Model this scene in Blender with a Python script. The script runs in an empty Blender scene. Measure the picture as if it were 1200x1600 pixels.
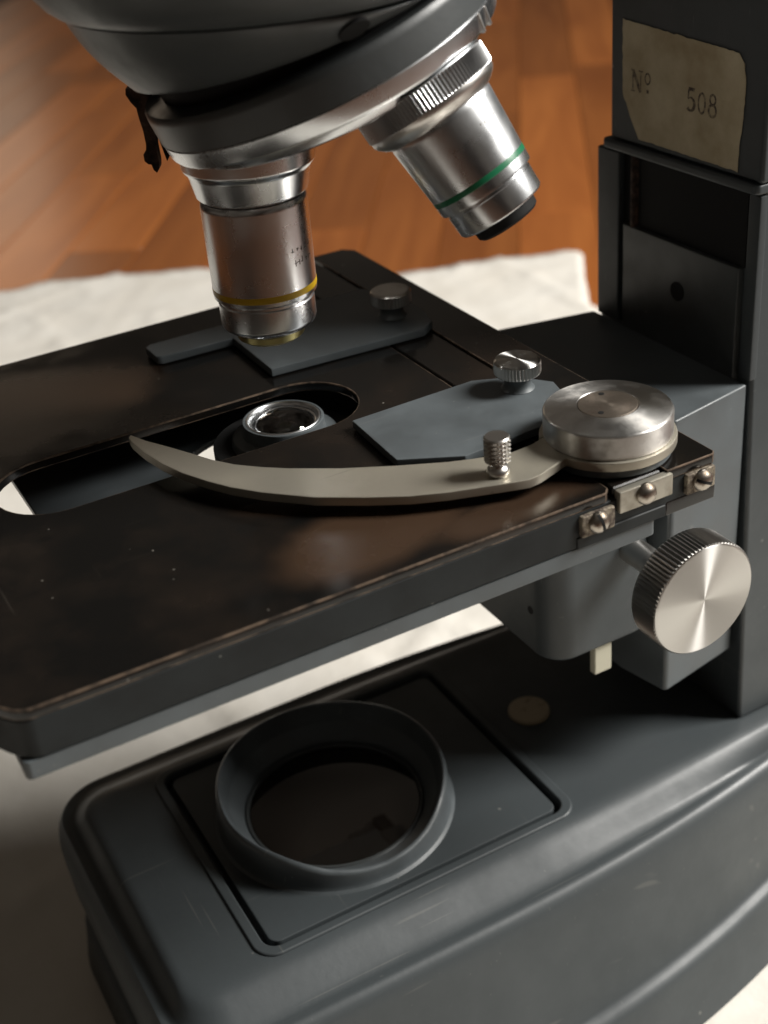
import bpy, bmesh, math, random
from mathutils import Vector, Matrix, noise
random.seed(7)
S = bpy.context.scene
COL = S.collection
FZ = 183.0                       # the floor lies 183 mm below the stage top (all working numbers are millimetres)

def W(x, y, z):                  # mm about the optical axis at the stage top -> metres, floor at z = 0
    return Vector((x * .001, y * .001, (z + FZ) * .001))

# ------------------------------------------------------------------ camera
cam_d = bpy.data.cameras.new('camera')
cam = bpy.data.objects.new('camera', cam_d); COL.objects.link(cam); S.camera = cam
Rr = Vector((0.87210002, -0.48252129, -0.08133119))
Rd = Vector((-0.3082513, -0.41265171, -0.85714626))
Rf = Vector((0.38002986, 0.77258771, -0.50861137))
cp = W(-100.27, -250.70, 130.68)
M = Matrix((Rr, -Rd, -Rf)).transposed().to_4x4(); M.translation = cp
cam.matrix_world = M
cam_d.sensor_fit = 'HORIZONTAL'; cam_d.sensor_width = 36.0; cam_d.lens = 62.21
cam_d.clip_start = .01; cam_d.clip_end = 50
cam_d.dof.use_dof = True; cam_d.dof.focus_distance = .285; cam_d.dof.aperture_fstop = 22

# ------------------------------------------------------------------ light
S.view_settings.view_transform = 'Standard'; S.view_settings.look = 'None'
S.view_settings.exposure = 0; S.view_settings.gamma = 1
wd = bpy.data.worlds.new('World'); S.world = wd; wd.use_nodes = True
bgn = wd.node_tree.nodes['Background']
bgn.inputs[1].default_value = 0.70
def room_light():                # a dim room all round: soft brown and grey patches of wall, furniture and ceiling
    nt = wd.node_tree; N = nt.nodes; L = nt.links
    tc = N.new('ShaderNodeTexCoord'); n = N.new('ShaderNodeTexNoise'); n.inputs['Scale'].default_value = 2.1; n.inputs['Detail'].default_value = 1.5
    n.inputs['Roughness'].default_value = .45
    r = N.new('ShaderNodeValToRGB'); e = r.color_ramp.elements
    e[0].position = .40; e[0].color = (.004, .0035, .003, 1)
    e[1].position = .62; e[1].color = (.125, .105, .085, 1)
    m_ = e.new(.47); m_.color = (.022, .017, .013, 1)
    L.new(tc.outputs['Generated'], n.inputs['Vector']); L.new(n.outputs[0], r.inputs[0]); L.new(r.outputs[0], bgn.inputs[0])
room_light()

def area(name, az, el, dist, sx, sy, power, colour, target=(30, 0, -40)):
    l = bpy.data.lights.new(name, 'AREA'); l.shape = 'RECTANGLE'; l.size = sx; l.size_y = sy
    l.energy = power; l.color = colour
    o = bpy.data.objects.new(name, l); COL.objects.link(o)
    t = W(*target); a, e = math.radians(az), math.radians(el)
    d = Vector((math.cos(e) * math.cos(a), math.cos(e) * math.sin(a), math.sin(e)))
    o.location = t + d * dist
    o.rotation_euler = d.to_track_quat('Z', 'Y').to_euler()
    return o
area('window_light', -27, 39, 1.9, .56, .82, 74, (1, .97, .92))
area('far_window_light', 83, 15, 4.2, 1.0, .8, 3.0, (1, .80, .60), (0, 300, -183))
S.cycles.max_bounces = 8

# ------------------------------------------------------------------ materials
def mat(name, col, rough=.5, metal=0., coat=0., aniso=0., bump=None, var=None, speck=None, trans=0., spec=.5, scr=None):
    m = bpy.data.materials.new(name); m.use_nodes = True
    nt = m.node_tree; N = nt.nodes; L = nt.links; p = N['Principled BSDF']
    p.inputs['Base Color'].default_value = (*col, 1); p.inputs['Roughness'].default_value = rough
    p.inputs['Metallic'].default_value = metal; p.inputs['Coat Weight'].default_value = coat
    p.inputs['Coat Roughness'].default_value = .25
    p.inputs['Transmission Weight'].default_value = trans
    p.inputs['Specular IOR Level'].default_value = spec
    tc = N.new('ShaderNodeTexCoord')
    if aniso:
        p.inputs['Anisotropic'].default_value = aniso
        p.inputs['Anisotropic Rotation'].default_value = .25
        t = N.new('ShaderNodeTangent'); t.direction_type = 'RADIAL'; t.axis = 'Z'
        L.new(t.outputs[0], p.inputs['Tangent'])
    if bump:
        n = N.new('ShaderNodeTexNoise'); n.inputs['Scale'].default_value = bump[0]; n.inputs['Detail'].default_value = 4
        b = N.new('ShaderNodeBump'); b.inputs['Strength'].default_value = bump[1]; b.inputs['Distance'].default_value = bump[2] * .001
        L.new(tc.outputs['Object'], n.inputs['Vector']); L.new(n.outputs[0], b.inputs['Height']); L.new(b.outputs[0], p.inputs['Normal'])
    last = None
    if var:                      # (scale, colour2, low, high)
        n = N.new('ShaderNodeTexNoise'); n.inputs['Scale'].default_value = var[0]; n.inputs['Detail'].default_value = 6
        n.inputs['Roughness'].default_value = .6
        r = N.new('ShaderNodeMapRange'); r.inputs[1].default_value = var[2]; r.inputs[2].default_value = var[3]
        mx = N.new('ShaderNodeMix'); mx.data_type = 'RGBA'
        mx.inputs[6].default_value = (*col, 1); mx.inputs[7].default_value = (*var[1], 1)
        L.new(tc.outputs['Object'], n.inputs['Vector']); L.new(n.outputs[0], r.inputs[0]); L.new(r.outputs[0], mx.inputs[0])
        last = mx.outputs[2]; L.new(last, p.inputs['Base Color'])
        rr = N.new('ShaderNodeMapRange'); rr.inputs[3].default_value = rough; rr.inputs[4].default_value = min(1, rough + .2)
        L.new(r.outputs[0], rr.inputs[0]); L.new(rr.outputs[0], p.inputs['Roughness'])
    if speck:                    # (scale, colour, threshold): dust and chips
        v = N.new('ShaderNodeTexVoronoi'); v.inputs['Scale'].default_value = speck[0]
        r = N.new('ShaderNodeMapRange'); r.inputs[1].default_value = speck[2]; r.inputs[2].default_value = speck[2] * .6
        n2 = N.new('ShaderNodeTexNoise'); n2.inputs['Scale'].default_value = speck[0] * .3
        g = N.new('ShaderNodeMapRange'); g.inputs[1].default_value = .56; g.inputs[2].default_value = .62
        mu = N.new('ShaderNodeMath'); mu.operation = 'MULTIPLY'
        mx = N.new('ShaderNodeMix'); mx.data_type = 'RGBA'; mx.inputs[7].default_value = (*speck[1], 1)
        if last: L.new(last, mx.inputs[6])
        else: mx.inputs[6].default_value = (*col, 1)
        L.new(tc.outputs['Object'], v.inputs['Vector']); L.new(tc.outputs['Object'], n2.inputs['Vector'])
        L.new(v.outputs['Distance'], r.inputs[0]); L.new(n2.outputs[0], g.inputs[0])
        L.new(r.outputs[0], mu.inputs[0]); L.new(g.outputs[0], mu.inputs[1]); L.new(mu.outputs[0], mx.inputs[0])
        L.new(mx.outputs[2], p.inputs['Base Color'])
    if scr:                      # fine stray scratches: (colour, weight)
        prev = p.inputs['Base Color'].links[0].from_socket if p.inputs['Base Color'].links else None
        acc = None
        for k, (sx, sy, rot) in enumerate(((26, 900, 12), (900, 22, -8), (30, 1100, 58))):
            mp = N.new('ShaderNodeMapping'); mp.inputs['Rotation'].default_value = (math.radians(rot * .4), 0, math.radians(rot)); mp.inputs['Scale'].default_value = (sx, sy, sx if k == 1 else 120)
            n = N.new('ShaderNodeTexNoise'); n.inputs['Scale'].default_value = 1; n.inputs['Detail'].default_value = 1
            r = N.new('ShaderNodeMapRange'); r.inputs[1].default_value = .75; r.inputs[2].default_value = .80; r.inputs[4].default_value = scr[1]
            L.new(tc.outputs['Object'], mp.inputs[0]); L.new(mp.outputs[0], n.inputs['Vector']); L.new(n.outputs[0], r.inputs[0])
            if acc is None: acc = r.outputs[0]
            else:
                q = N.new('ShaderNodeMath'); q.operation = 'MAXIMUM'; L.new(acc, q.inputs[0]); L.new(r.outputs[0], q.inputs[1]); acc = q.outputs[0]
        mx = N.new('ShaderNodeMix'); mx.data_type = 'RGBA'; mx.inputs[7].default_value = (*scr[0], 1)
        if prev: L.new(prev, mx.inputs[6])
        else: mx.inputs[6].default_value = (*col, 1)
        L.new(acc, mx.inputs[0]); L.new(mx.outputs[2], p.inputs['Base Color'])
    return m

GREY = mat('grey_enamel', (.044, .052, .056), .46, coat=.12, bump=(420, .28, .14), var=(34, (.034, .041, .044), .35, .7), speck=(130, (.20, .20, .18), .075), scr=((.13, .13, .12), .35))
GREY_FLAT = mat('grey_satin_enamel', (.070, .080, .085), .38, bump=(900, .1, .05), var=(60, (.095, .11, .118), .4, .7), speck=(260, (.3, .3, .28), .06), scr=((.17, .17, .16), .6))
SKIRT = mat('stage_side_lacquer', (.017, .020, .021), .46, spec=.22, var=(60, (.012, .013, .013), .4, .7), speck=(240, (.2, .2, .18), .07))
DGREY = mat('dark_grey_enamel', (.042, .047, .048), .40, coat=.15, bump=(240, .3, .25), var=(50, (.033, .036, .036), .4, .7), speck=(170, (.14, .14, .12), .06))
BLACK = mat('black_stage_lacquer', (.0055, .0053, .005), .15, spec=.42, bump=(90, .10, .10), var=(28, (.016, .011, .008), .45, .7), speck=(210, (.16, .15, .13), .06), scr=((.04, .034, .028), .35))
def painted_reflections(m, spots):      # warm brown room reflections on the glossy stage, painted into the lacquer colour
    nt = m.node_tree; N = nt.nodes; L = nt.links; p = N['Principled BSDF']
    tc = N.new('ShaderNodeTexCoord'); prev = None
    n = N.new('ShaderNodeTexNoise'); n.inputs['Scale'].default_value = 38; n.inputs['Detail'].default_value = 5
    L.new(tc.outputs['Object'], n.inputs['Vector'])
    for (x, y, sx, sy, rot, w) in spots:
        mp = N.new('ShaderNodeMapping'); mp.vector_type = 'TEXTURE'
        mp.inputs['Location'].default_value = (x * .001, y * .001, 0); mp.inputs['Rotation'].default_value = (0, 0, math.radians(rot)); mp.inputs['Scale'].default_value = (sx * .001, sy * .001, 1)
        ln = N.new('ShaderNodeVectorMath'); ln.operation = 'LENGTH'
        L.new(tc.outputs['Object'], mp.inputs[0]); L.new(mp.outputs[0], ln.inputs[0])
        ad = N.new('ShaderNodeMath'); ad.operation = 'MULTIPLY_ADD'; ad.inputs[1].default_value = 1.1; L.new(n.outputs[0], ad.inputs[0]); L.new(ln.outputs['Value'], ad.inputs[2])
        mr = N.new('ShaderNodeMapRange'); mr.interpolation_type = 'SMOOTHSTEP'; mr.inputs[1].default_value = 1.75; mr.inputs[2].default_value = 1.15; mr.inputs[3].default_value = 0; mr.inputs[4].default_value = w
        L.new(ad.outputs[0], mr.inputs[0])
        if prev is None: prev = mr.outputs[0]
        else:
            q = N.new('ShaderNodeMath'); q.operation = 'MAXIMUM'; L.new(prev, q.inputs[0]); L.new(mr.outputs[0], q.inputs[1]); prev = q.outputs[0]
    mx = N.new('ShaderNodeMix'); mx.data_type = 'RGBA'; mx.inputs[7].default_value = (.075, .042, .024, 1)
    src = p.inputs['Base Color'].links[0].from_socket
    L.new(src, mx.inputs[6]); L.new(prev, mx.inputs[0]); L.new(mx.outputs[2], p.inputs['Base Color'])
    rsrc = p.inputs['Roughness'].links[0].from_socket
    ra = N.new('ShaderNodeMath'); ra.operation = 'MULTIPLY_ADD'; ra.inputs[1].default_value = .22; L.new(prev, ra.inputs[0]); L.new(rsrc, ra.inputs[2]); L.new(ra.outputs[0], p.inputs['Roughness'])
painted_reflections(BLACK, [(-6, -57, 26, 11, 10, .55), (20, -66, 20, 6, 0, .45), (-46, 40, 30, 22, 0, .62), (-10, -40, 16, 5, -20, .5)])
WORN = mat('worn_brown_edge', (.20, .145, .105), .38, metal=.5, bump=(1400, .6, .2), var=(240, (.035, .026, .02), .42, .6))
CHROME = mat('chrome_plate', (.74, .76, .78), .24, metal=1, bump=(700, .03, .03), var=(45, (.66, .67, .67), .4, .8))
STEEL = mat('satin_steel', (.66, .64, .61), .32, metal=1, bump=(900, .12, .05), var=(120, (.42, .39, .36), .5, .75))
NICKEL = mat('worn_nickel_strip', (.46, .44, .38), .42, metal=.8, bump=(700, .2, .08), var=(160, (.28, .25, .2), .45, .7), speck=(700, (.05, .04, .03), .10))
TURNED = mat('turned_aluminium', (.56, .55, .53), .34, metal=1, aniso=1.0, bump=(2500, .06, .02))
PIVOT = mat('turned_pivot_metal', (.60, .59, .57), .36, metal=1, aniso=.7, bump=(2000, .08, .02), var=(180, (.48, .46, .43), .45, .7), scr=((.3, .28, .26), .5))
TARN = mat('tarnished_cap', (.34, .29, .24), .36, metal=.9, aniso=.4, var=(300, (.2, .16, .13), .45, .7))
KNURL = mat('knurled_steel', (.55, .53, .50), .32, metal=1)
DIRTY = mat('oxidised_metal', (.30, .26, .20), .55, metal=.6, bump=(900, .9, .5), var=(500, (.08, .06, .05), .4, .6))
DARK = mat('black_void_paint', (.007, .007, .007), .75, spec=.25)
GLASSD = mat('dark_lamp_glass', (.006, .0045, .0035), .03, spec=.8)
LENS = mat('lens_glass', (.9, .93, .95), .02, trans=1.0)
YEL = mat('yellow_ring_paint', (.62, .40, .02), .35)
GRN = mat('green_ring_paint', (.008, .14, .06), .35)
CREAM = mat('cream_label_paper', (.54, .46, .31), .8, var=(55, (.34, .26, .15), .38, .72), bump=(700, .4, .12))
INK = mat('faded_ink', (.08, .055, .04), .8, var=(1500, (.34, .28, .18), .42, .66))
PLUG = mat('old_cream_plug', (.46, .37, .25), .5, var=(260, (.20, .14, .08), .60, .72))
RUST = mat('rusty_latch', (.07, .035, .02), .7, metal=.3, bump=(600, .9, .6), var=(300, (.02, .012, .01), .4, .6))
TAB = mat('cream_tab', (.48, .46, .36), .6)

# ------------------------------------------------------------------ mesh helpers (mm)
WL = {}                          # world position (mm, optical-axis frame) of every object
def obj(name, bm, material, parent=None, at=(0, 0, 0), rot=None, smooth=35, mats=None, label=None, wn=True):
    me = bpy.data.meshes.new(name)
    bmesh.ops.recalc_face_normals(bm, faces=bm.faces[:])
    for v in bm.verts: v.co *= .001
    bm.to_mesh(me); bm.free()
    for f in me.polygons: f.use_smooth = True
    me.set_sharp_from_angle(angle=math.radians(smooth))
    me.materials.append(material)
    for m_ in (mats or []): me.materials.append(m_)
    o = put(name, me, parent, at, rot, label)
    if wn:
        w = o.modifiers.new('weighted_normal', 'WEIGHTED_NORMAL'); w.keep_sharp = True; w.weight = 60
    return o
def put(name, me, parent=None, at=(0, 0, 0), rot=None, label=None):
    o = bpy.data.objects.new(name, me); COL.objects.link(o)
    world = Matrix.Translation(W(*at))
    if rot is not None: world = world @ rot.to_4x4()
    WL[o.name] = world
    if parent is not None:
        o.parent = parent; o.matrix_basis = WL[parent.name].inverted() @ world
    else: o.matrix_basis = world
    if label: o['label'] = label
    return o
def axis_rot(d):                 # local +Z along d
    return Vector(d).normalized().to_track_quat('Z', 'Y').to_matrix()
def lathe(prof, n=96, bm=None, close=False):
    """prof: list of (r, z); optional third entry = (teeth, depth) knurl on that ring"""
    bm = bm or bmesh.new(); rings = []
    for p in prof:
        r, z = p[0], p[1]
        if r < 1e-6: rings.append([bm.verts.new((0, 0, z))]); continue
        ring = []
        for i in range(n):
            a = 2 * math.pi * i / n
            rr = r - (p[2] if len(p) > 2 and i % 2 else 0)
            ring.append(bm.verts.new((rr * math.cos(a), rr * math.sin(a), z)))
        rings.append(ring)
    for A, B in zip(rings, rings[1:]):
        for i in range(n):
            j = (i + 1) % n
            if len(A) == 1 and len(B) == 1: continue
            if len(A) == 1: bm.faces.new((A[0], B[i], B[j]))
            elif len(B) == 1: bm.faces.new((A[i], A[j], B[0]))
            else: bm.faces.new((A[i], A[j], B[j], B[i]))
    if close:
        A, B = rings[-1], rings[0]
        for i in range(n): bm.faces.new((A[i], A[(i + 1) % n], B[(i + 1) % n], B[i]))
    return bm
def rrect(x0, x1, y0, y1, r, n=6):
    out = []
    for cx, cy, a0 in ((x1 - r, y1 - r, 0), (x0 + r, y1 - r, 90), (x0 + r, y0 + r, 180), (x1 - r, y0 + r, 270)):
        for i in range(n + 1):
            a = math.radians(a0 + 90 * i / n); out.append((cx + r * math.cos(a), cy + r * math.sin(a)))
    return out
def circ(cx, cy, r, n=64): return [(cx + r * math.cos(2 * math.pi * i / n), cy + r * math.sin(2 * math.pi * i / n)) for i in range(n)]
def stadium(x0, x1, r, n=16):
    return [(x1 - r + r * math.cos(math.radians(-90 + 180 * i / n)), r * math.sin(math.radians(-90 + 180 * i / n))) for i in range(n + 1)] + \
           [(x0 + r + r * math.cos(math.radians(90 + 180 * i / n)), r * math.sin(math.radians(90 + 180 * i / n))) for i in range(n + 1)]
def prism(outer, z0, z1, holes=(), bevel=.4, seg=2, bmat=0, bm=None, which=None):
    """extruded outline with holes; the sharp horizontal edges are bevelled"""
    bm = bm or bmesh.new(); E = []
    for loop in (outer, *holes):
        vs = [bm.verts.new((x, y, z0)) for x, y in loop]
        for i in range(len(vs)): E.append(bm.edges.new((vs[i], vs[(i + 1) % len(vs)])))
    r = bmesh.ops.triangle_fill(bm, edges=E, use_beauty=True, use_dissolve=False)
    fs = [g for g in r['geom'] if isinstance(g, bmesh.types.BMFace)]
    bmesh.ops.dissolve_limit(bm, angle_limit=.01, verts=list({v for f in fs for v in f.verts}), edges=list({e for f in fs for e in f.edges}))
    fs = bm.faces[:]
    ex = bmesh.ops.extrude_face_region(bm, geom=fs)
    vs = [g for g in ex['geom'] if isinstance(g, bmesh.types.BMVert)]
    bmesh.ops.translate(bm, verts=vs, vec=(0, 0, z1 - z0))
    bmesh.ops.recalc_face_normals(bm, faces=bm.faces[:])
    if bevel:
        es = [e for e in bm.edges if len(e.link_faces) == 2 and e.calc_face_angle(0) > .6]
        bmesh.ops.bevel(bm, geom=es, offset=bevel, segments=seg, profile=.5, affect='EDGES', clamp_overlap=True, material=bmat if bmat else -1)
    return bm
def box(x0, x1, y0, y1, z0, z1, bevel=.4, seg=2, bmat=0, bm=None, taper=None):
    sub = bmesh.new()
    bmesh.ops.create_cube(sub, size=1)
    for v in sub.verts:
        v.co = Vector((x0 if v.co.x < 0 else x1, y0 if v.co.y < 0 else y1, z0 if v.co.z < 0 else z1))
        if taper: v.co = Vector(taper(v.co))
    if bevel: bmesh.ops.bevel(sub, geom=sub.edges[:], offset=bevel, segments=seg, profile=.5, affect='EDGES', clamp_overlap=True, material=bmat if bmat else -1)
    if bm is None: return sub
    me = bpy.data.meshes.new('t'); sub.to_mesh(me); sub.free(); bm.from_mesh(me); bpy.data.meshes.remove(me)
    return bm

# ================================================================== setting: parquet floor
def wood_mat():
    m = bpy.data.materials.new('parquet_wood'); m.use_nodes = True
    nt = m.node_tree; N = nt.nodes; L = nt.links; p = N['Principled BSDF']
    tc = N.new('ShaderNodeTexCoord'); oi = N.new('ShaderNodeObjectInfo')
    mp = N.new('ShaderNodeMapping'); mp.inputs['Scale'].default_value = (2.4, 22, 10)
    ad = N.new('ShaderNodeVectorMath'); ad.operation = 'ADD'
    cm = N.new('ShaderNodeCombineXYZ'); mu = N.new('ShaderNodeMath'); mu.operation = 'MULTIPLY'; mu.inputs[1].default_value = 37
    L.new(oi.outputs['Random'], mu.inputs[0]); L.new(mu.outputs[0], cm.inputs[0]); L.new(mu.outputs[0], cm.inputs[1])
    L.new(tc.outputs['Object'], ad.inputs[0]); L.new(cm.outputs[0], ad.inputs[1]); L.new(ad.outputs[0], mp.inputs[0])
    n = N.new('ShaderNodeTexNoise'); n.inputs['Scale'].default_value = 1.6; n.inputs['Detail'].default_value = 6; n.inputs['Distortion'].default_value = .8
    L.new(mp.outputs[0], n.inputs['Vector'])
    cr = N.new('ShaderNodeValToRGB'); e = cr.color_ramp.elements
    e[0].position = .25; e[0].color = (.27, .078, .017, 1); e[1].position = .85; e[1].color = (.46, .155, .036, 1)
    L.new(n.outputs[0], cr.inputs[0])
    hs = N.new('ShaderNodeHueSaturation'); mr = N.new('ShaderNodeMapRange'); mr.inputs[3].default_value = .70; mr.inputs[4].default_value = 1.15
    L.new(oi.outputs['Random'], mr.inputs[0]); L.new(mr.outputs[0], hs.inputs['Value']); L.new(cr.outputs[0], hs.inputs['Color'])
    L.new(hs.outputs[0], p.inputs['Base Color'])
    p.inputs['Roughness'].default_value = .30; p.inputs['Coat Weight'].default_value = .3; p.inputs['Coat Roughness'].default_value = .22
    b = N.new('ShaderNodeBump'); b.inputs['Strength'].default_value = .15; b.inputs['Distance'].default_value = .0005
    L.new(n.outputs[0], b.inputs['Height']); L.new(b.outputs[0], p.inputs['Normal'])
    return m
WOOD = wood_mat()
fb = bmesh.new(); bmesh.ops.create_grid(fb, x_segments=1, y_segments=1, size=4500)
floor = obj('floor', fb, mat('floor_joint', (.06, .022, .008), .6), None, (300, 600, -FZ - 4.0)); floor['kind'] = 'structure'
floor['label'] = 'warm brown parquet wood floor'
PW, PL = 55.0, 420.0
me0 = None
u = Vector((.559, .829)).normalized(); nrm = Vector((u.y, -u.x))
rotp = Matrix.Rotation(math.atan2(u.y, u.x), 3, 'Z')
nn = 0
for k in range(-14, 12):
    d = 47 + PW * (k + .5) + 0.0
    off = random.uniform(0, PL)
    for j in range(-1, 7):
        c = u * (j * PL + off) + nrm * d
        if c.y < 120 or c.x < -650 or c.x > 1500: continue
        if me0 is None:
            b = box(-PL / 2 + .25, PL / 2 - .25, -PW / 2 + .25, PW / 2 - .25, -4, 0, .5, 1)
            o = obj('plank', b, WOOD, floor, (c.x, c.y, -FZ), rotp); me0 = o.data
        else: o = put('plank', me0, floor, (c.x, c.y, -FZ), rotp)
        nn += 1

# ================================================================== crumpled paper sheet
def paper():
    edge = [(-420, 690), (-200, 668), (40, 652), (69, 636), (90, 636), (190, 588), (235, 520), (277, 486), (340, 470), (398, 444), (402, 436),
            (380, 405), (355, 366), (338, 300), (340, 100), (330, -160), (330, -330), (-420, -330)]
    bm = bmesh.new(); st = 4.6; grid = {}
    from mathutils.geometry import intersect_point_tri_2d
    def inside(x, y):
        c = False; n = len(edge)
        for i in range(n):
            (x1, y1), (x2, y2) = edge[i], edge[(i + 1) % n]
            if (y1 > y) != (y2 > y) and x < (x2 - x1) * (y - y1) / (y2 - y1) + x1: c = not c
        return c
    def hgt(x, y):
        p = Vector((x * .011, y * .011, 3.3))
        a = abs(noise.noise(p)) ; b = abs(noise.noise(p * 2.3 + Vector((5, 1, 0)))); c = abs(noise.noise(p * 5.1 + Vector((9, 4, 0))))
        q = abs(noise.noise(Vector((x * .004 + y * .002, y * .009, 7.7))))
        h = .6 + 3.2 * (.5 - a) + 1.8 * (.5 - b) + .8 * (.5 - c) + 3 * (.4 - q)
        for s_, am, wd_ in ((.008, 2.2, 6), (.017, 1.3, 5), (.006, 2.0, 9)):      # sharp fold lines
            v_ = abs(noise.noise(Vector((x * s_, y * s_, 11.1 * am))))
            h += am * max(0, 1 - v_ * wd_ * 3) ** 1.5
        k = max(0, min(1, (math.hypot(max(0, abs(x - 40) - 120), max(0, abs(y) - 60))) / 60))   # pressed flat under the heavy base
        return max(.15, .4 + k * max(0, h * .85))
    X0, Y0 = -420, -330
    nx, ny = int(830 / st), int(1030 / st)
    for i in range(nx + 1):
        for j in range(ny + 1):
            x, y = X0 + i * st, Y0 + j * st
            if inside(x, y):
                grid[i, j] = bm.verts.new((x, y, hgt(x, y)))
    for i in range(nx):
        for j in range(ny):
            q = [(i, j), (i + 1, j), (i + 1, j + 1), (i, j + 1)]
            v = [grid[k] for k in q if k in grid]
            if len(v) >= 3: bm.faces.new(v)
    # pull the stepped rim onto the torn outline
    for v in bm.verts:
        if v.is_boundary:
            best = None
            for a, b in zip(edge, edge[1:] + edge[:1]):
                A, B, P = Vector(a), Vector(b), v.co.xy
                t = max(0, min(1, (P - A).dot(B - A) / (B - A).length_squared)); Q = A + (B - A) * t
                dd = (P - Q).length
                if best is None or dd < best[0]: best = (dd, Q)
            w = 2.5 * noise.noise(Vector((v.co.x * .04, v.co.y * .04, 0)))
            v.co.x, v.co.y = best[1].x + w, best[1].y + w
    m = mat('crumpled_white_paper', (.76, .73, .67), .75, bump=(85, .55, 1.3), var=(22, (.68, .64, .57), .4, .75))
    o = obj('paper_sheet', bm, m, None, (0, 0, -FZ), smooth=80, wn=False)
    sf = o.modifiers.new('thickness', 'SOLIDIFY'); sf.thickness = .00015
    o['label'] = 'crumpled white paper sheet spread on the wooden floor under the microscope'; o['category'] = 'paper'
paper()

# ================================================================== the microscope
scope = bpy.data.objects.new('microscope', None); COL.objects.link(scope)
scope.location = W(0, 0, -FZ); WL[scope.name] = Matrix.Translation(W(0, 0, -FZ))
scope['label'] = 'old grey enamelled microscope with black stage standing on crumpled white paper'
scope['category'] = 'microscope'

# ---- base casting
def base_ring(xl, xr, y0, c, cl, r, n=12):
    f = lambda x: y0 - (c if x > 18 else cl) * (x - 18) ** 2
    side = [xr + (xl + r - xr) * k / 30 for k in range(30)]
    half = [(x, f(x)) for x in side]
    cy = f(xl + r) - r
    half += [(xl + r - r * math.sin(math.radians(90 * i / n)), cy + r * math.cos(math.radians(90 * i / n))) for i in range(n + 1)]
    return half + [(x, -y) for x, y in reversed(half)]
def base():
    bm = bmesh.new()
    # z, x left, half width at x = 18, curvature towards the arm, curvature towards the front, corner radius
    prof = [(-118.0, -56.3, 37.0, 0, 0, 7.0), (-118.1, -57.3, 38.6, 0, 0, 8.0), (-118.4, -58.3, 40.6, .0001, 0, 8.6), (-119.0, -59.2, 42.4, .0002, 0, 9.2), (-120.2, -60.0, 44.3, .0003, 0, 10),
            (-121.6, -60.9, 46.4, .0004, 0, 11), (-122.9, -61.8, 48.6, .0006, 0, 12), (-123.7, -62.8, 50.4, .00075, 0, 13), (-123.85, -63.6, 51.8, .0008, 0.0001, 14), (-123.7, -64.4, 53.2, .00085, 0.0001, 14.5), (-123.9, -65.0, 54.3, .0009, .0001, 15),
            (-124.9, -65.6, 55.4, .0009, .0001, 16), (-126.2, -66.4, 56.2, .0009, .0001, 17), (-128.6, -67.0, 57.0, .0009, .0002, 18), (-131, -67.2, 57.6, .0009, .0003, 19),
            (-138, -67.0, 59.2, .0010, .0004, 20), (-148, -66.4, 61.6, .0012, .0006, 22), (-156, -65.6, 63.8, .0014, .0009, 25), (-160.6, -65.0, 65.0, .0015, .0011, 27), (-161.8, -65.1, 65.7, .0015, .0011, 27.5),
            (-162.3, -65.6, 67.0, .0015, .0011, 28), (-163.0, -66.2, 68.2, .0015, .0011, 28.5), (-164.6, -66.6, 69.1, .0015, .0011, 29), (-168, -66.8, 69.7, .0015, .0011, 29.5), (-181.6, -68, 74.2, .0015, .0011, 31), (-182.6, -67.4, 73.6, .0015, .0011, 31)]
    rings = []
    for z, xl, y0, c, cl, r in prof:
        rings.append([bm.verts.new((x, y, z)) for x, y in base_ring(xl, 190, y0, c, cl, r)])
    for A, B in zip(rings, rings[1:]):
        n = len(A)
        for i in range(n): bm.faces.new((A[i], A[(i + 1) % n], B[(i + 1) % n], B[i]))
    hole = [bm.verts.new((x, y, -118.0)) for x, y in rrect(-36.4, 50.4, -36.1, 36.1, 3.8)]
    hole2 = [bm.verts.new((v.co.x * .996 + .02, v.co.y * .99, -118.5)) for v in hole]
    hole3 = [bm.verts.new((v.co.x, v.co.y, -121.5)) for v in hole2]
    E = []
    for loop in (rings[0], hole):
        for i in range(len(loop)):
            e = bm.edges.get((loop[i], loop[(i + 1) % len(loop)])) or bm.edges.new((loop[i], loop[(i + 1) % len(loop)])); E.append(e)
    bmesh.ops.triangle_fill(bm, edges=E, use_beauty=True)
    for A, B in ((hole, hole2), (hole2, hole3)):
        n = len(A)
        for i in range(n): bm.faces.new((A[i], A[(i + 1) % n], B[(i + 1) % n], B[i]))
    bm.faces.new(hole3); bm.faces.new(rings[-1])
    return obj('base', bm, GREY, scope, (0, 0, 0), smooth=40, wn=False)
bs = base()
obj('cover_surround', prism(rrect(-39.2, 53.2, -38.7, 38.7, 5.8, 8), -118.6, -117.35, [rrect(-36.35, 50.35, -36.05, 36.05, 3.8, 8)], .6, 3), GREY, bs)
cover = obj('lamp_cover_plate', prism(rrect(-34.6, 48.8, -34.5, 34.5, 2.8), -121.4, -118.2, [circ(0, 0, 29.0)], .5, 2), GREY, scope)
collar = obj('lamp_collar', lathe([(32.6, -118.3), (31.7, -117.6), (31.2, -115.5), (31.0, -108), (30.8, -106.7), (30.4, -106.0), (30.0, -105.75), (29.6, -106.0), (29.25, -107.0),
    (28.2, -111.4), (27.6, -112.0), (25.2, -115.2), (24.6, -116.2), (24.3, -117.2), (24.3, -119.5)], 128, bm=None), GREY_FLAT, cover)
RIM = [(-180, -107.6), (-157, -107.8), (-143, -108.4), (-133, -109.6), (-119, -111.8), (-103, -113.2), (-91, -113.6), (-76, -113.2), (-63, -112.2), (-47, -109.8), (-20, -108.0), (18, -107.0), (60, -107.0), (100, -106.6), (134, -106.0), (165, -106.6), (180, -107.6)]
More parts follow.
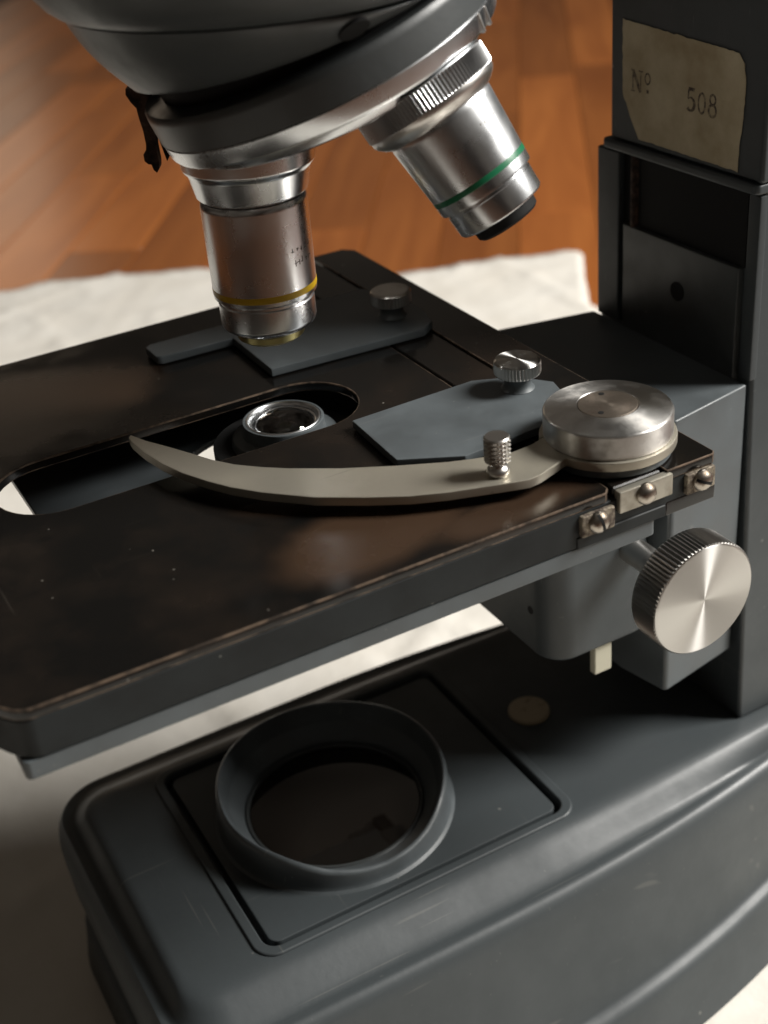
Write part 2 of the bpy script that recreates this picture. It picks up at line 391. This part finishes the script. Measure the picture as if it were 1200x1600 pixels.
for v in collar.data.vertices:   # the moulded rim dips low towards the front
    an = math.degrees(math.atan2(v.co.y, v.co.x))
    for (a0, z0), (a1, z1) in zip(RIM, RIM[1:]):
        if a0 <= an <= a1: rz = z0 + (z1 - z0) * (an - a0) / (a1 - a0); break
    k_ = (rz + 117.6) / 11.9
    if v.co.z > -.1176: v.co.z = -.1176 + (v.co.z + .1176) * k_
obj('lamp_glass_rim', lathe([(24.3, -117.6), (23.9, -117.1), (23.3, -117.1), (23.0, -117.7)], 96), DGREY, collar)
obj('lamp_glass', lathe([(0, -117.3), (8, -117.35), (16, -117.5), (22.8, -117.9), (23.0, -118.6)], 96), GLASSD, collar)
obj('base_plug', lathe([(0, -116.9), (5.6, -116.95), (5.95, -117.2), (6.1, -118.2)], 48), PLUG, bs, (64.8, 2.4, 0), label='tarnished cream round plug')
# fix: plug coordinates are absolute in z, so the object sits at z = 0 of the frame

# ---- column, focusing blocks and upper arm
def colshape(v):
    x, y, z = v; k = 1 + (33 - z) / 151 * .19
    return (x, y * k, z)
arm = obj('arm', box(111, 175, -28.7, 28.7, -117.9, 33, 1.2, 3, taper=colshape), GREY, scope)
# front frame of the slide channel: two side rails and the sliding plate between them
obj('channel_rail', box(108.6, 112.5, 19.3, 28.5, -14, 32.5, .6, 2), GREY, arm)
obj('channel_rail', box(110.2, 112.5, -30.6, -26.6, -14, 32.2, .5, 2), GREY, arm)
pl = obj('sliding_plate', box(109.1, 112.2, -25.6, 18.3, -16, 14, .5, 2), DGREY, arm)
obj('screw_hole', lathe([(0, 0), (2.1, 0), (2.5, .05), (2.5, -.4)], 32), DARK, pl, (108.98, -4.2, 1.8), axis_rot((-1, 0, 0)))
obj('guide_rod', lathe([(0, 0), (1.5, 0), (1.5, 19), (0, 19)], 24), RUST, arm, (110.6, 14.6, 13.5))
obj('channel_back', box(110.2, 111.6, -26.5, 19.2, 14, 33, 0), DARK, arm)
ua = obj('upper_arm', box(109.3, 175, -31.5, 24.0, 35.2, 165, 1.0, 3), GREY, scope)
obj('arm_lip', prism([(108.6, 26.0), (108.2, 24.6), (108.3, -30.0), (109.2, -31.0), (175, -31.4), (175, 26.2), (109.4, 26.2)], 32.6, 35.1, (), .8, 3), GREY, ua)
limb = obj('arm_bridge', prism([(20, -34), (175, -30), (175, 26), (20, 34)], 168, 205, (), 6, 3), GREY, scope)
fblock = obj('focus_block', prism([(83, -34.5), (84, -35), (109.6, -30.4), (109.6, 31.2), (80, 37.5), (80, -20)], -94.5, -14.6, (), 2.6, 4), GREY_FLAT, scope)
sb_ = bmesh.new(); prism(rrect(49, 81.6, -33, 33, 7.5, 8), -73.5, -14.8, (), 1.6, 3, bm=sb_)
sblock = obj('substage_block', sb_, GREY, scope)
obj('pin_hole', lathe([(0, 0), (.8, 0), (1.1, .05), (1.1, -.3)], 20), DARK, sblock, (48.93, -24, -60.5), axis_rot((-1, 0, 0)))
obj('stop_tab', box(62.8, 68.2, -31.8, -29.6, -82.2, -73.2, .3, 1), TAB, sblock, label='cream stop tab under the block')

# ---- paper label with its stamped writing
LX = 109.2
lab = [(18.9, 64.9), (-22.2, 62.7), (-24.0, 60.6), (-24.9, 56.6), (-24.6, 50), (-23.6, 42), (-23.7, 36.6), (-10, 36.8), (12.3, 37.1), (15.6, 42), (18.5, 47.2), (18.8, 55)]
lb = bmesh.new(); rough_edge = []
for i in range(len(lab)):        # torn, slightly frayed outline
    p0, p1 = Vector(lab[i]), Vector(lab[(i + 1) % len(lab)]); n_ = max(1, int((p1 - p0).length / 1.1)); t_ = (p1 - p0).normalized(); pn = Vector((-t_.y, t_.x))
    for k in range(n_):
        q = p0.lerp(p1, k / n_); rough_edge.append(q + pn * (.32 * noise.noise(Vector((q.x * .9, q.y * .9, 4))) + random.uniform(-.06, .06)))
vs = [lb.verts.new((LX, q.x, q.y)) for q in rough_edge]; f = lb.faces.new(vs)
ex = bmesh.ops.extrude_face_region(lb, geom=[f]); bmesh.ops.translate(lb, verts=[g for g in ex['geom'] if isinstance(g, bmesh.types.BMVert)], vec=(-.15, 0, 0))
label = obj('paper_label', lb, CREAM, ua, label='torn cream paper label with stamped number')
def stroke(bm, pts, w, x=LX - .2):
    """flat inked stroke in the plane of the label; pts (y right-going, z) with the reader's right = -y; w = width or list"""
    n = len(pts); L_, R_ = [], []
    for i, (a, b) in enumerate(pts):
        p0 = Vector(pts[max(0, i - 1)]); p1 = Vector(pts[min(n - 1, i + 1)]); t = (p1 - p0).normalized(); nn_ = Vector((-t.y, t.x))
        ww = (w[i] if isinstance(w, (list, tuple)) else w) / 2
        q = Vector((a, b))
        for lst, s in ((L_, 1), (R_, -1)):
            c = q + nn_ * ww * s; lst.append(bm.verts.new((x, -c.x, c.y)))
    for i in range(n - 1): bm.faces.new((L_[i], L_[i + 1], R_[i + 1], R_[i]))
def arcp(cx, cz, rx, rz, a0, a1, n=16): return [(cx + rx * math.cos(math.radians(a0 + (a1 - a0) * i / n)), cz + rz * math.sin(math.radians(a0 + (a1 - a0) * i / n))) for i in range(n + 1)]
ink = bmesh.new()
X, Z = -14.6, 48.6               # N with serifs; small raised o with a dot under it
stroke(ink, [(X, Z), (X, Z + 5)], .45); stroke(ink, [(X - .7, Z), (X + .8, Z)], .35); stroke(ink, [(X - .8, Z + 5), (X + .6, Z + 5)], .4)
stroke(ink, [(X, Z + 5), (X + 3, Z)], 1.0, LX - .21); stroke(ink, [(X + 3, Z), (X + 3, Z + 5)], .4); stroke(ink, [(X + 2.2, Z + 5), (X + 3.8, Z + 5)], .35)
stroke(ink, arcp(X + 5.6, Z + 3.6, .95, 1.25, 0, 360, 24), .45); stroke(ink, [(X + 5.2, Z + .6), (X + 6.1, Z + .6)], .8)
X, Z = 5.6, 47.4                 # 5
stroke(ink, [(X + .4, Z + 5), (X + 2.6, Z + 5)], .85); stroke(ink, [(X + .5, Z + 5), (X + .35, Z + 2.7)], .5)
stroke(ink, [(X + .35, Z + 2.7)] + arcp(X + 1.2, Z + 1.6, 1.35, 1.5, 110, -140), [.4] + [.35, .4, .5, .6, .75, .85, .95, 1, 1, .95, .85, .7, .6, .6, .7, .9, 1.0])
X = 9.4                          # 0
stroke(ink, arcp(X + 1.3, Z + 2.4, 1.15, 2.3, 0, 360, 28), .55)
X = 13.2                         # 8
stroke(ink, arcp(X + 1.2, Z + 3.8, .95, 1.15, 0, 360, 24), .55); stroke(ink, arcp(X + 1.2, Z + 1.3, 1.25, 1.35, 0, 360, 24), .65, LX - .21)
obj('stamped_number', ink, INK, label)

# ---- head and nosepiece
head = obj('head', lathe([(0, 165), (50, 165), (52, 160), (49, 112), (46.4, 104), (44.0, 98), (41.6, 93.8), (39.6, 91.4), (37.8, 90.0), (36.7, 89.7), (35.5, 89.9), (0, 89.9)], 128), DGREY, scope, (4.3, -4.7, 0))
NA = -58
TC = Vector((17.5, -2.8, 74.7)); AL, AZ = .34, -.31      # centre of the turret rim, its tilt and the bearing of the tilt
A3 = Vector((math.sin(AL) * math.cos(AZ), math.sin(AL) * math.sin(AZ), -math.cos(AL)))
E2 = A3.cross(Vector((1, 0, 0))).normalized(); E1 = E2.cross(A3)
def dome():
    bm = bmesh.new(); rings = []; n = 112
    c0 = Vector((4.3, -4.7, 89.3)); c1 = TC - A3 * 9.9 + E1 * .3
    n1 = Vector((math.sin(AL - .07) * math.cos(AZ), math.sin(AL - .07) * math.sin(AZ), -math.cos(AL - .07))); f2 = n1.cross(Vector((1, 0, 0))).normalized(); f1 = f2.cross(n1)
    for k in range(0, 15):
        t = k / 14.0; ring = []
        for i in range(n):
            a = 2 * math.pi * i / n
            p0 = c0 + Vector((36.5 * math.cos(a), 36.5 * math.sin(a), 0))
            p1 = c1 + (f1 * math.cos(a) + f2 * -math.sin(a)) * 36.7
            tt = t; p = p0.lerp(p1, tt); rad = Vector((math.cos(a), math.sin(a), 0))
            p = p + rad * (math.sin(math.pi * t) * 1.2)
            ring.append(bm.verts.new(p))
        rings.append(ring)
    ring = [bm.verts.new(c1 + A3 * .5 + (v.co - c1) * .965) for v in rings[-1]]; rings.append(ring)
    for A, B in zip(rings, rings[1:]):
        for i in range(n): bm.faces.new((A[i], A[(i + 1) % n], B[(i + 1) % n], B[i]))
    bm.faces.new(rings[-1]); bm.faces.new(rings[0])
    return bm
dm = obj('nosepiece_dome', dome(), DGREY, head)
ROT_T = axis_rot(A3)
def on_turret(s): return tuple(TC + A3 * s)
turret = obj('turret', lathe([(31, 0), (34.6, 0), (35.9, .3), (36.4, 1.0), (36.5, 2.0), (36.4, 6.9), (36.1, 7.2)], 160), DGREY, scope, on_turret(-7.2), ROT_T)
tr = obj('turret_ring', lathe([(35.9, -.1), (36.2, .3), (35.9, 3.2), (35.4, 3.9), (34.8, 4.1), (32.6, 4.2), (32.2, 4.6), (31.8, 6.2), (31.2, 6.6), (15, 7.2), (0, 7.6)], 160), CHROME, turret, on_turret(0), ROT_T)
obj('turret_neck', lathe([(32.0, -6.5), (32.0, 1.2)], 96), DARK, turret, on_turret(-7.2), ROT_T)
for ang in (0, 5.5, 34):
    a = math.radians(NA + ang)
    v = E1 * math.cos(a) - E2 * math.sin(a)
    p = TC + A3 * 2.0 + v * 36.0
    tv = A3.cross(v)
    R_ = Matrix((tv, v, A3)).transposed()
    obj('notch_mark', box(-.4, .4, -.5, .35, -1.7, 2.0, .15, 1), STEEL if ang < 20 else DARK, tr, tuple(p), R_)

from mathutils.bvhtree import BVHTree
def cast(o, u_, v_):             # where the measured sight line of the dome's screw hole meets the dome
    me = o.data; T = WL[o.name]
    t = BVHTree.FromPolygons([(T @ v.co) * 1000 for v in me.vertices], [tuple(p.vertices) for p in me.polygons])
    d = (Rr * ((u_ - 600) / 2073.65) + Rd * ((v_ - 800) / 2073.65) + Rf).normalized()
    return t.ray_cast(cp * 1000, d)
hit_, nor_, _, _ = cast(dm, 553, 46)
if hit_:
    q = hit_ - Vector((0, 0, FZ)); zx = nor_.normalized()
    if zx.dot(hit_ - cp * 1000) > 0: zx = -zx
    obj('screw_hole', lathe([(2.9, -.6), (3.0, .25), (2.4, .3), (0, .32)], 32), DARK, dm, tuple(q), axis_rot(zx))
# objectives -------------------------------------------------------
def objective(name, P, d, parts, label):
    """parts: list of (part name, profile [(r, s)], material, teeth)"""
    R_ = axis_rot(d); root = None
    for pn, prof, m_, teeth in parts:
        bm = lathe(prof, teeth * 2 if teeth else 96)
        if root is None: root = obj(name, bm, m_, scope, tuple(P), R_, label=label); 
        else: obj(pn, bm, m_, root, tuple(P), R_, smooth=20 if teeth else 35)
    return root
o1 = objective('objective', Vector((0, 0, 0)), (0, 0, -1), [
    ('barrel', [(10.6, -50.2), (11.0, -49.6), (11.15, -48.8), (11.1, -32.0), (11.1, -31.6)], CHROME, 0),
    ('nut', [(13.2, -72), (13.75, -68), (13.75, -57.4), (13.5, -56.8), (12.9, -56.2), (12.6, -55.6), (11.6, -51.2), (11.3, -50.9), (10.5, -50.3)], CHROME, 0),
    ('colour_ring', [(11.1, -31.6), (11.16, -31.4), (11.16, -30.5), (11.1, -30.2)], YEL, 0),
    ('nose', [(11.1, -30.2), (11.05, -29.4), (10.5, -28.9), (10.05, -28.7), (10.05, -28.2), (10.3, -27.9), (10.3, -23.4), (10.0, -22.6), (9.0, -21.8), (8.2, -21.4), (7.4, -20.9)], CHROME, 0),
    ('lens_mount', [(7.4, -21.2), (7.3, -19.6), (6.4, -18.9), (3.4, -18.7), (3.2, -19.2), (0, -19.4)], mat('brass_mount', (.55, .48, .22), .3, metal=1), 0)],
    'upright chrome objective with yellow ring')
P2 = Vector((0, 0, 131)); D2 = Vector((.375, -.368, -.851)).normalized()
o2 = objective('objective', P2, D2, [
    ('barrel', [(10.9, 76.6), (11.15, 77.4), (11.1, 78.2), (10.35, 89.4), (10.3, 89.9)], CHROME, 0),
    ('thread_neck', [(12, 58), (12, 65.4), (12.8, 65.8), (13.2, 66.4), (13.3, 69.4)], DGREY, 0),
    ('knurled_collar', [(13.2, 69.3), (13.85, 69.7), (14.0, 69.9, .4), (14.0, 73.6, .4), (13.8, 73.9)], CHROME, 108),
    ('collar_cone', [(13.7, 73.8), (13.7, 74.6), (13.3, 75.4), (12.2, 76.4), (11.2, 77.0), (10.8, 77.1)], STEEL, 0),
    ('colour_ring', [(10.3, 89.8), (10.36, 89.95), (10.32, 90.9), (10.24, 91.0)], GRN, 0),
    ('nose', [(10.26, 90.9), (10.2, 92.6), (10.1, 93.1), (9.2, 93.3), (9.2, 93.9), (9.35, 94.0), (9.2, 98.2), (8.9, 98.6), (7.0, 98.8)], CHROME, 0),
    ('lens_mount', [(6.9, 98.6), (6.7, 100.8), (6.2, 101.3), (3.2, 101.4), (2.8, 101.0), (0, 100.8)], DARK, 0)],
    'tilted chrome objective with green ring and knurled collar')

def engraving(parent, P, d, rows, r, th0):
    bm = bmesh.new(); rnd = random.Random(3)
    d = Vector(d).normalized(); R_ = axis_rot(d); base_a = th0
    for s_, n_, rr in rows:
        for k in range(n_):
            a = math.radians(base_a + k * 6.4 + rnd.uniform(-.5, .5)); 
            c = Vector((math.cos(a), math.sin(a), 0)); tt = Vector((-math.sin(a), math.cos(a), 0))
            for m_ in range(2):
                h_ = rnd.uniform(.3, .65); x_ = rnd.uniform(-.35, .35); o_ = rnd.uniform(-.3, .3)
                w_ = .11 if m_ else .3; h_ = h_ if m_ else .09
                q = [c * (rr + .02) + tt * (x_ + sx * w_) + Vector((0, 0, s_ + o_ + sy * h_)) for sx, sy in ((-1, -1), (1, -1), (1, 1), (-1, 1))]
                q2 = [v - c * .1 for v in q]; A_ = [bm.verts.new(v) for v in q]; B_ = [bm.verts.new(v) for v in q2]
                bm.faces.new(A_); bm.faces.new(list(reversed(B_)))
                for i in range(4): bm.faces.new((A_[i], B_[i], B_[(i + 1) % 4], A_[(i + 1) % 4]))
    obj('engraving', bm, mat('engraved_marks', (.10, .09, .08), .5, metal=.6), parent, tuple(P), R_, wn=False)
def az_local(d, w):              # local bearing that faces the direction w
    R_ = axis_rot(d); q = R_.inverted() @ Vector(w); return math.degrees(math.atan2(q.y, q.x))
engraving(o1, (0, 0, 0), (0, 0, -1), [(-40.2, 5, 11.13), (-37.6, 5, 11.13)], 0, az_local((0, 0, -1), (.45, -.9, 0)) - 14)
engraving(o2, P2, D2, [(81.6, 4, 10.85), (84.4, 3, 10.63)], 0, az_local(D2, (.2, -.95, .3)) - 12)
# latch spring hanging at the left of the turret
CC = Vector((-100.27, -250.70, 130.68)); RR = (Rr, Rd, Rf)
lt = bmesh.new()
r_ = Vector((Rr.x, Rr.y, Rr.z)); vdir = Vector((-.45, .88, 0)).normalized(); hdir = Vector((.88, .45, 0))
latch = bmesh.new()
def slab(bm, pts, half, c, ax, up, th):
    """extrude an outline given in (right, up) mm about c"""
    f_ = [bm.verts.new(c + ax * a + up * b + th * half) for a, b in pts]; g_ = [bm.verts.new(c + ax * a + up * b - th * half) for a, b in pts]
    bm.faces.new(f_); bm.faces.new(list(reversed(g_)))
    n = len(pts)
    for i in range(n): bm.faces.new((f_[i], f_[(i + 1) % n], g_[(i + 1) % n], g_[i]))
LC = CC + (Rr * ((232 - 600) / 2073.65) + Rd * ((190 - 800) / 2073.65) + Rf) * 272
ax = Vector((.875, -.484, 0)); up = Vector((0, 0, 1)); th = Vector((.484, .875, 0))
slab(latch, [(-3.2, 7.2), (-3.4, 6.0), (-2.6, 4.4), (-1.7, 3.2), (-1.5, 1.0), (-1.1, -1.5), (-1.0, -4.2), (-1.2, -5.4), (-1.9, -6.2), (-1.9, -7.6), (-1.2, -8.3), (-.6, -8.4), (-.3, -9.6), (.3, -10.2), (.9, -9.4), (1.1, -8.0), (1.0, -5.0), (1.2, -1), (1.5, 3), (1.8, 7.6)], 1.6, LC, ax, up, th)
obj('turret_latch', latch, RUST, scope, smooth=60, label='rusty brown latch spring')
bk = bmesh.new()
slab(bk, [(1.0, 7.5), (5.5, 8.5), (4.0, -1), (3.6, -6.6), (2.2, -8.8), (1.2, -4), (.9, 2)], 1.0, LC + th * 2.5, ax, up, th)
obj('latch_backing', bk, DARK, scope, smooth=60)

# ---- stage
def stage_outline(xl, xr, y0, y1):   # blunt cut corner at the near left
    return [(xr - 1.5, y0), (xr, y0 + 1.5), (xr, y1 - 1.5), (xr - 1.5, y1), (xl + 3, y1), (xl, y1 - 3), (xl, y0 + 8.5), (xl + .6, y0 + 6.4), (xl + 2, y0 + 3.8), (xl + 3.8, y0 + 1.4), (xl + 5.2, y0 + .4), (xl + 6.8, y0)]
outl = stage_outline(-85.2, 37.2, -72, 70)
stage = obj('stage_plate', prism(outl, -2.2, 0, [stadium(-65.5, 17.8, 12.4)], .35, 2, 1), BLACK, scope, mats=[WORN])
sk = bmesh.new()
prism(stage_outline(-85.1, 62.9, -71.9, 69.9), -10.2, -2.25, [rrect(-79.5, 59.9, -69, 67, 1.5)], .3, 1, bm=sk)
obj('stage_skirt', sk, SKIRT, stage)
under = obj('under_plate', prism(rrect(-82.0, 48.4, -71.6, 69.8, 1.2), -14.2, -10.4, [rrect(-76, 44, -68, 66, 1.5)], .4, 2), GREY_FLAT, stage)
obj('middle_plate', prism([(-55.6, -68.2), (44.2, -68.2), (44.2, 66.2), (-55.6, 66.2)], -16.2, -14.4, [circ(0, 0, 26.5)], .25, 1), GREY_FLAT, under)
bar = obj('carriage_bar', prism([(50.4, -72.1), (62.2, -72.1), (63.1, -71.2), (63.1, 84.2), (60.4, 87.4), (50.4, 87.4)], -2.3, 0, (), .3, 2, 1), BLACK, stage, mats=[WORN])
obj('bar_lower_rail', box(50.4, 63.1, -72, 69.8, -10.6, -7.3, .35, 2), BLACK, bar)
obj('bar_web', box(54.0, 61.0, -70, 86, -7.4, -2.2, .2, 1), DARK, bar)
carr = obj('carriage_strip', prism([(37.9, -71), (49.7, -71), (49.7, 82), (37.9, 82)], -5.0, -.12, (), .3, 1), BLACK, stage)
obj('notch_floor', box(28.6, 50.3, -72.2, -68, -10.4, -7.7, .2, 1), SKIRT, stage)
# bright strips and screws at the front edge
st1 = obj('end_strip', box(38.2, 51.3, -73.0, -71.0, -5.3, -.5, .35, 2), NICKEL, carr)
st2 = obj('end_strip', box(55.0, 62.3, -72.9, -70.5, -7.1, -2.4, .4, 2), DIRTY, bar)
st3 = obj('end_strip', box(29.2, 37.2, -73.0, -71.0, -7.7, -2.9, .5, 2), DIRTY, stage)
SCREWM = mat('grimy_screw', (.42, .38, .33), .30, metal=1, bump=(900, .4, .15), var=(420, (.14, .11, .08), .5, .66))
def screw_mesh():
    bm = lathe([(0, 1.8), (1.0, 1.7), (1.8, 1.25), (2.25, .6), (2.35, .1), (2.3, -.3)], 32)
    return bm
sc1 = obj('screw', screw_mesh(), SCREWM, st1, (44.4, -73.0, -2.6), axis_rot((0, -1, 0)))
sc2 = put('screw', sc1.data, st2, (58.7, -72.9, -4.5), axis_rot((0, -1, 0)))
sc3 = put('screw', sc1.data, st3, (33.0, -73.0, -5.0), axis_rot((0, -1, 0)))
def slot():
    bm = bmesh.new(); pr = [(-2.2, .72), (-1.8, 1.29), (-1.4, 1.52), (-1.0, 1.74), (-.5, 1.8), (0, 1.84), (.5, 1.8), (1.0, 1.74), (1.4, 1.52), (1.8, 1.29), (2.2, .72)]
    A_ = [bm.verts.new((-.32, y, z)) for y, z in pr]; B_ = [bm.verts.new((.32, y, z)) for y, z in pr]
    for i in range(len(pr) - 1): bm.faces.new((A_[i], B_[i], B_[i + 1], A_[i + 1]))
    return bm
obj('screw_slot', slot(), DARK, sc3, (33.0, -73.0, -5.0), axis_rot((0, -1, 0)) @ Matrix.Rotation(math.radians(15), 3, 'Z'), wn=False)
obj('screw_slot', slot(), DARK, sc2, (58.7, -72.9, -4.5), axis_rot((0, -1, 0)) @ Matrix.Rotation(math.radians(65), 3, 'Z'), wn=False)

# ---- slide holder plates with knurled thumbscrews
farp = obj('slide_holder', prism([(6.0, 18.2), (46.5, 15.6), (50.5, 18.5), (52.5, 26), (52.5, 40), (47, 50), (6.6, 51.6), (-12.2, 51.8), (-13.8, 50.4), (-13.6, 43.2), (-12.2, 42.4), (6.2, 41.6)], .3, 2.4, (), .3, 2), GREY_FLAT, stage, label='far slide holder plate')
nearp = obj('slide_holder', prism([(8.9, -17.3), (40, -16.5), (49, -21.0), (54, -28.5), (50, -44), (20, -46), (7.9, -38.8)], .3, 2.2, (), .3, 2), GREY_FLAT, stage, label='near slide holder plate')
def thumbscrew(parent, x, y):
    bm = lathe([(0, 9.3), (4.3, 9.35), (4.9, 9.1), (5.15, 8.7)], 80)
    root = obj('thumbscrew', bm, TURNED if y < 0 else STEEL, parent, (x, y, 0))
    obj('knurl', lathe([(5.1, 8.7), (5.25, 8.5, .35), (5.25, 6.2, .35), (5.0, 5.9), (3.0, 5.8)], 80), KNURL, root, (x, y, 0), smooth=20)
    obj('neck', lathe([(3.1, 5.9), (2.9, 4.0), (3.2, 2.9), (3.8, 2.3)], 48), GREY_FLAT, root, (x, y, 0))
    return root
# thumbscrews: profile z values are relative to the stage top
thumbscrew(nearp, 46.0, -26.2); thumbscrew(farp, 44.6, 28.4)

# ---- swinging finger, its pin and the pivot
FT = 4.2
upper = [(204, 679), (228, 688), (262, 697), (300, 708), (333, 718), (367, 725), (408, 729), (450, 731), (533, 731), (617, 727), (700, 721), (740, 716), (797, 707), (830, 694), (850, 682)]
lower = [(859, 732), (846, 741), (828, 749), (800, 754), (740, 763), (700, 769), (640, 775), (575, 777), (492, 777), (408, 769), (360, 761), (325, 752), (285, 739), (254, 725), (225, 707), (205, 690), (201, 683)]
def at_z(u_, v_, z):             # photograph measurement -> point on the finger's own level
    d = Rr * ((u_ - 600) / 2073.65) + Rd * ((v_ - 800) / 2073.65) + Rf
    t = (z - CC.z) / d.z; p = CC + d * t; return (p.x, p.y)
PX, PY, PR = 46.7, -57.8, 13.1
ring_a = math.degrees(math.atan2(at_z(850, 682, FT)[1] - PY, at_z(850, 682, FT)[0] - PX))
ring_b = math.degrees(math.atan2(at_z(859, 732, FT)[1] - PY, at_z(859, 732, FT)[0] - PX))
if ring_b < 0: ring_b += 360
if ring_a < 0: ring_a += 360
arc = [(PX + 13.9 * math.cos(math.radians(t)), PY + 13.9 * math.sin(math.radians(t))) for t in [ring_a + (ring_b - 360 - ring_a) * i / 40 for i in range(41)]]
ftpts = [at_z(*p, FT) for p in upper] + arc + [at_z(*p, FT) for p in lower]
fing = obj('slide_finger', prism(ftpts, FT - 2.0, FT, (), .3, 2), mat('satin_nickel_finger', (.47, .44, .37), .40, metal=.75, bump=(260, .1, .06), var=(50, (.40, .37, .30), .4, .7), scr=((.25, .22, .18), .7)), stage, label='curved satin nickel finger')
obj('finger_washer', lathe([(12.6, .1), (12.9, .4), (12.9, 2.1), (12, 2.2)], 96), GREY_FLAT, stage, (PX, PY, 0))
pin = obj('finger_pin', lathe([(0, 12.6), (2.3, 12.6), (2.55, 12.3)], 48), STEEL, fing, (19.2, -59.4, 0))
def diamond():
    bm = bmesh.new(); n, m = 44, 22; rows = []
    for j in range(m + 1):
        row = []
        for i in range(n):
            a = 2 * math.pi * i / n; r = 2.62 - (.26 if (i + j) % 4 in (0,) or (i - j) % 4 == 0 else 0)
            row.append(bm.verts.new((r * math.cos(a), r * math.sin(a), 7.4 + 4.9 * j / m)))
        rows.append(row)
    for A, B in zip(rows, rows[1:]):
        for i in range(n): bm.faces.new((A[i], A[(i + 1) % n], B[(i + 1) % n], B[i]))
    bm.faces.new(rows[0])
    return bm
obj('pin_knurl', diamond(), KNURL, pin, (19.2, -59.4, 0), smooth=15)
obj('pin_neck', lathe([(2.4, 7.4), (1.5, 6.9), (1.3, 6.4), (1.9, 6.0), (2.3, 5.3), (2.3, 4.8), (1.9, 4.3), (1.9, 3.9)], 40), STEEL, pin, (19.2, -59.4, 0))
piv = obj('pivot_knob', lathe([(12.7, 4.0), (PR, 4.4), (PR, 9.1), (12.9, 9.45), (12.6, 9.6), (6.3, 10.3), (6.15, 10.1)], 144), PIVOT, fing, (PX, PY, 0))
cap = obj('pivot_cap', lathe([(6.08, 9.8), (6.0, 10.3), (5.8, 10.4), (0, 10.5)], 64), TARN, piv, (PX, PY, 0))
for ang in (70, 215):
    a = math.radians(ang); obj('cap_hole', lathe([(0, 10.54), (.6, 10.52), (.62, 10.2)], 16), DARK, cap, (PX + 4.4 * math.cos(a), PY + 4.4 * math.sin(a), -.03))

# ---- condenser under the slot
cd = obj('condenser', lathe([(0, -6.6), (12.4, -6.6), (12.6, -6.4), (16.2, -6.5), (16.5, -6.7), (16.5, -12), (14, -30), (14, -50), (0, -50)], 96), DARK, scope)
cr_ = obj('condenser_ring', lathe([(12.4, -7.5), (12.1, -5.4), (11.7, -4.9), (9.5, -4.4), (9.3, -4.0), (9.3, -1.6), (9.1, -1.3), (8.7, -1.25), (8.6, -1.4)], 96), GREY_FLAT, cd)
obj('condenser_rim', lathe([(8.6, -1.5), (8.4, -1.2), (8.1, -1.15), (7.7, -1.5), (7.5, -2.2), (7.1, -2.4), (6.9, -3.1), (6.5, -3.4)], 96), CHROME, cr_)
obj('condenser_lens', lathe([(6.9, -3.2), (6.7, -2.6), (6.0, -1.7), (4.8, -.95), (3.2, -.45), (1.6, -.2), (0, -.1)], 64), LENS, cd)
obj('condenser_lens_back', lathe([(7.2, -4.6), (4, -5.4), (0, -5.8)], 48), GLASSD, cd)
# arm carrying the condenser from the substage block
obj('condenser_carrier', box(12, 50, -13, 13, -42, -30, 2, 2), GREY, sblock)

# ---- large focusing knob
KX, KY, KZ = 72.7, -60.0, -46.8
RK = axis_rot((0, -1, 0))
kn = obj('focus_knob', lathe([(0, 0.02), (13.6, 0), (14.1, -.25)], 176), TURNED, sblock, (KX, KY, KZ), RK)
obj('knob_knurl', lathe([(14.1, -.22), (14.5, -.6, .42), (14.5, -8.2, .42), (14.0, -8.7), (12.0, -8.9), (0, -8.9)], 176), KNURL, kn, (KX, KY, KZ), RK, smooth=20)
obj('knob_shaft', lathe([(3.4, -8.8), (3.4, -28)], 48), STEEL, kn, (KX, KY, KZ), RK)
print('planks', nn)
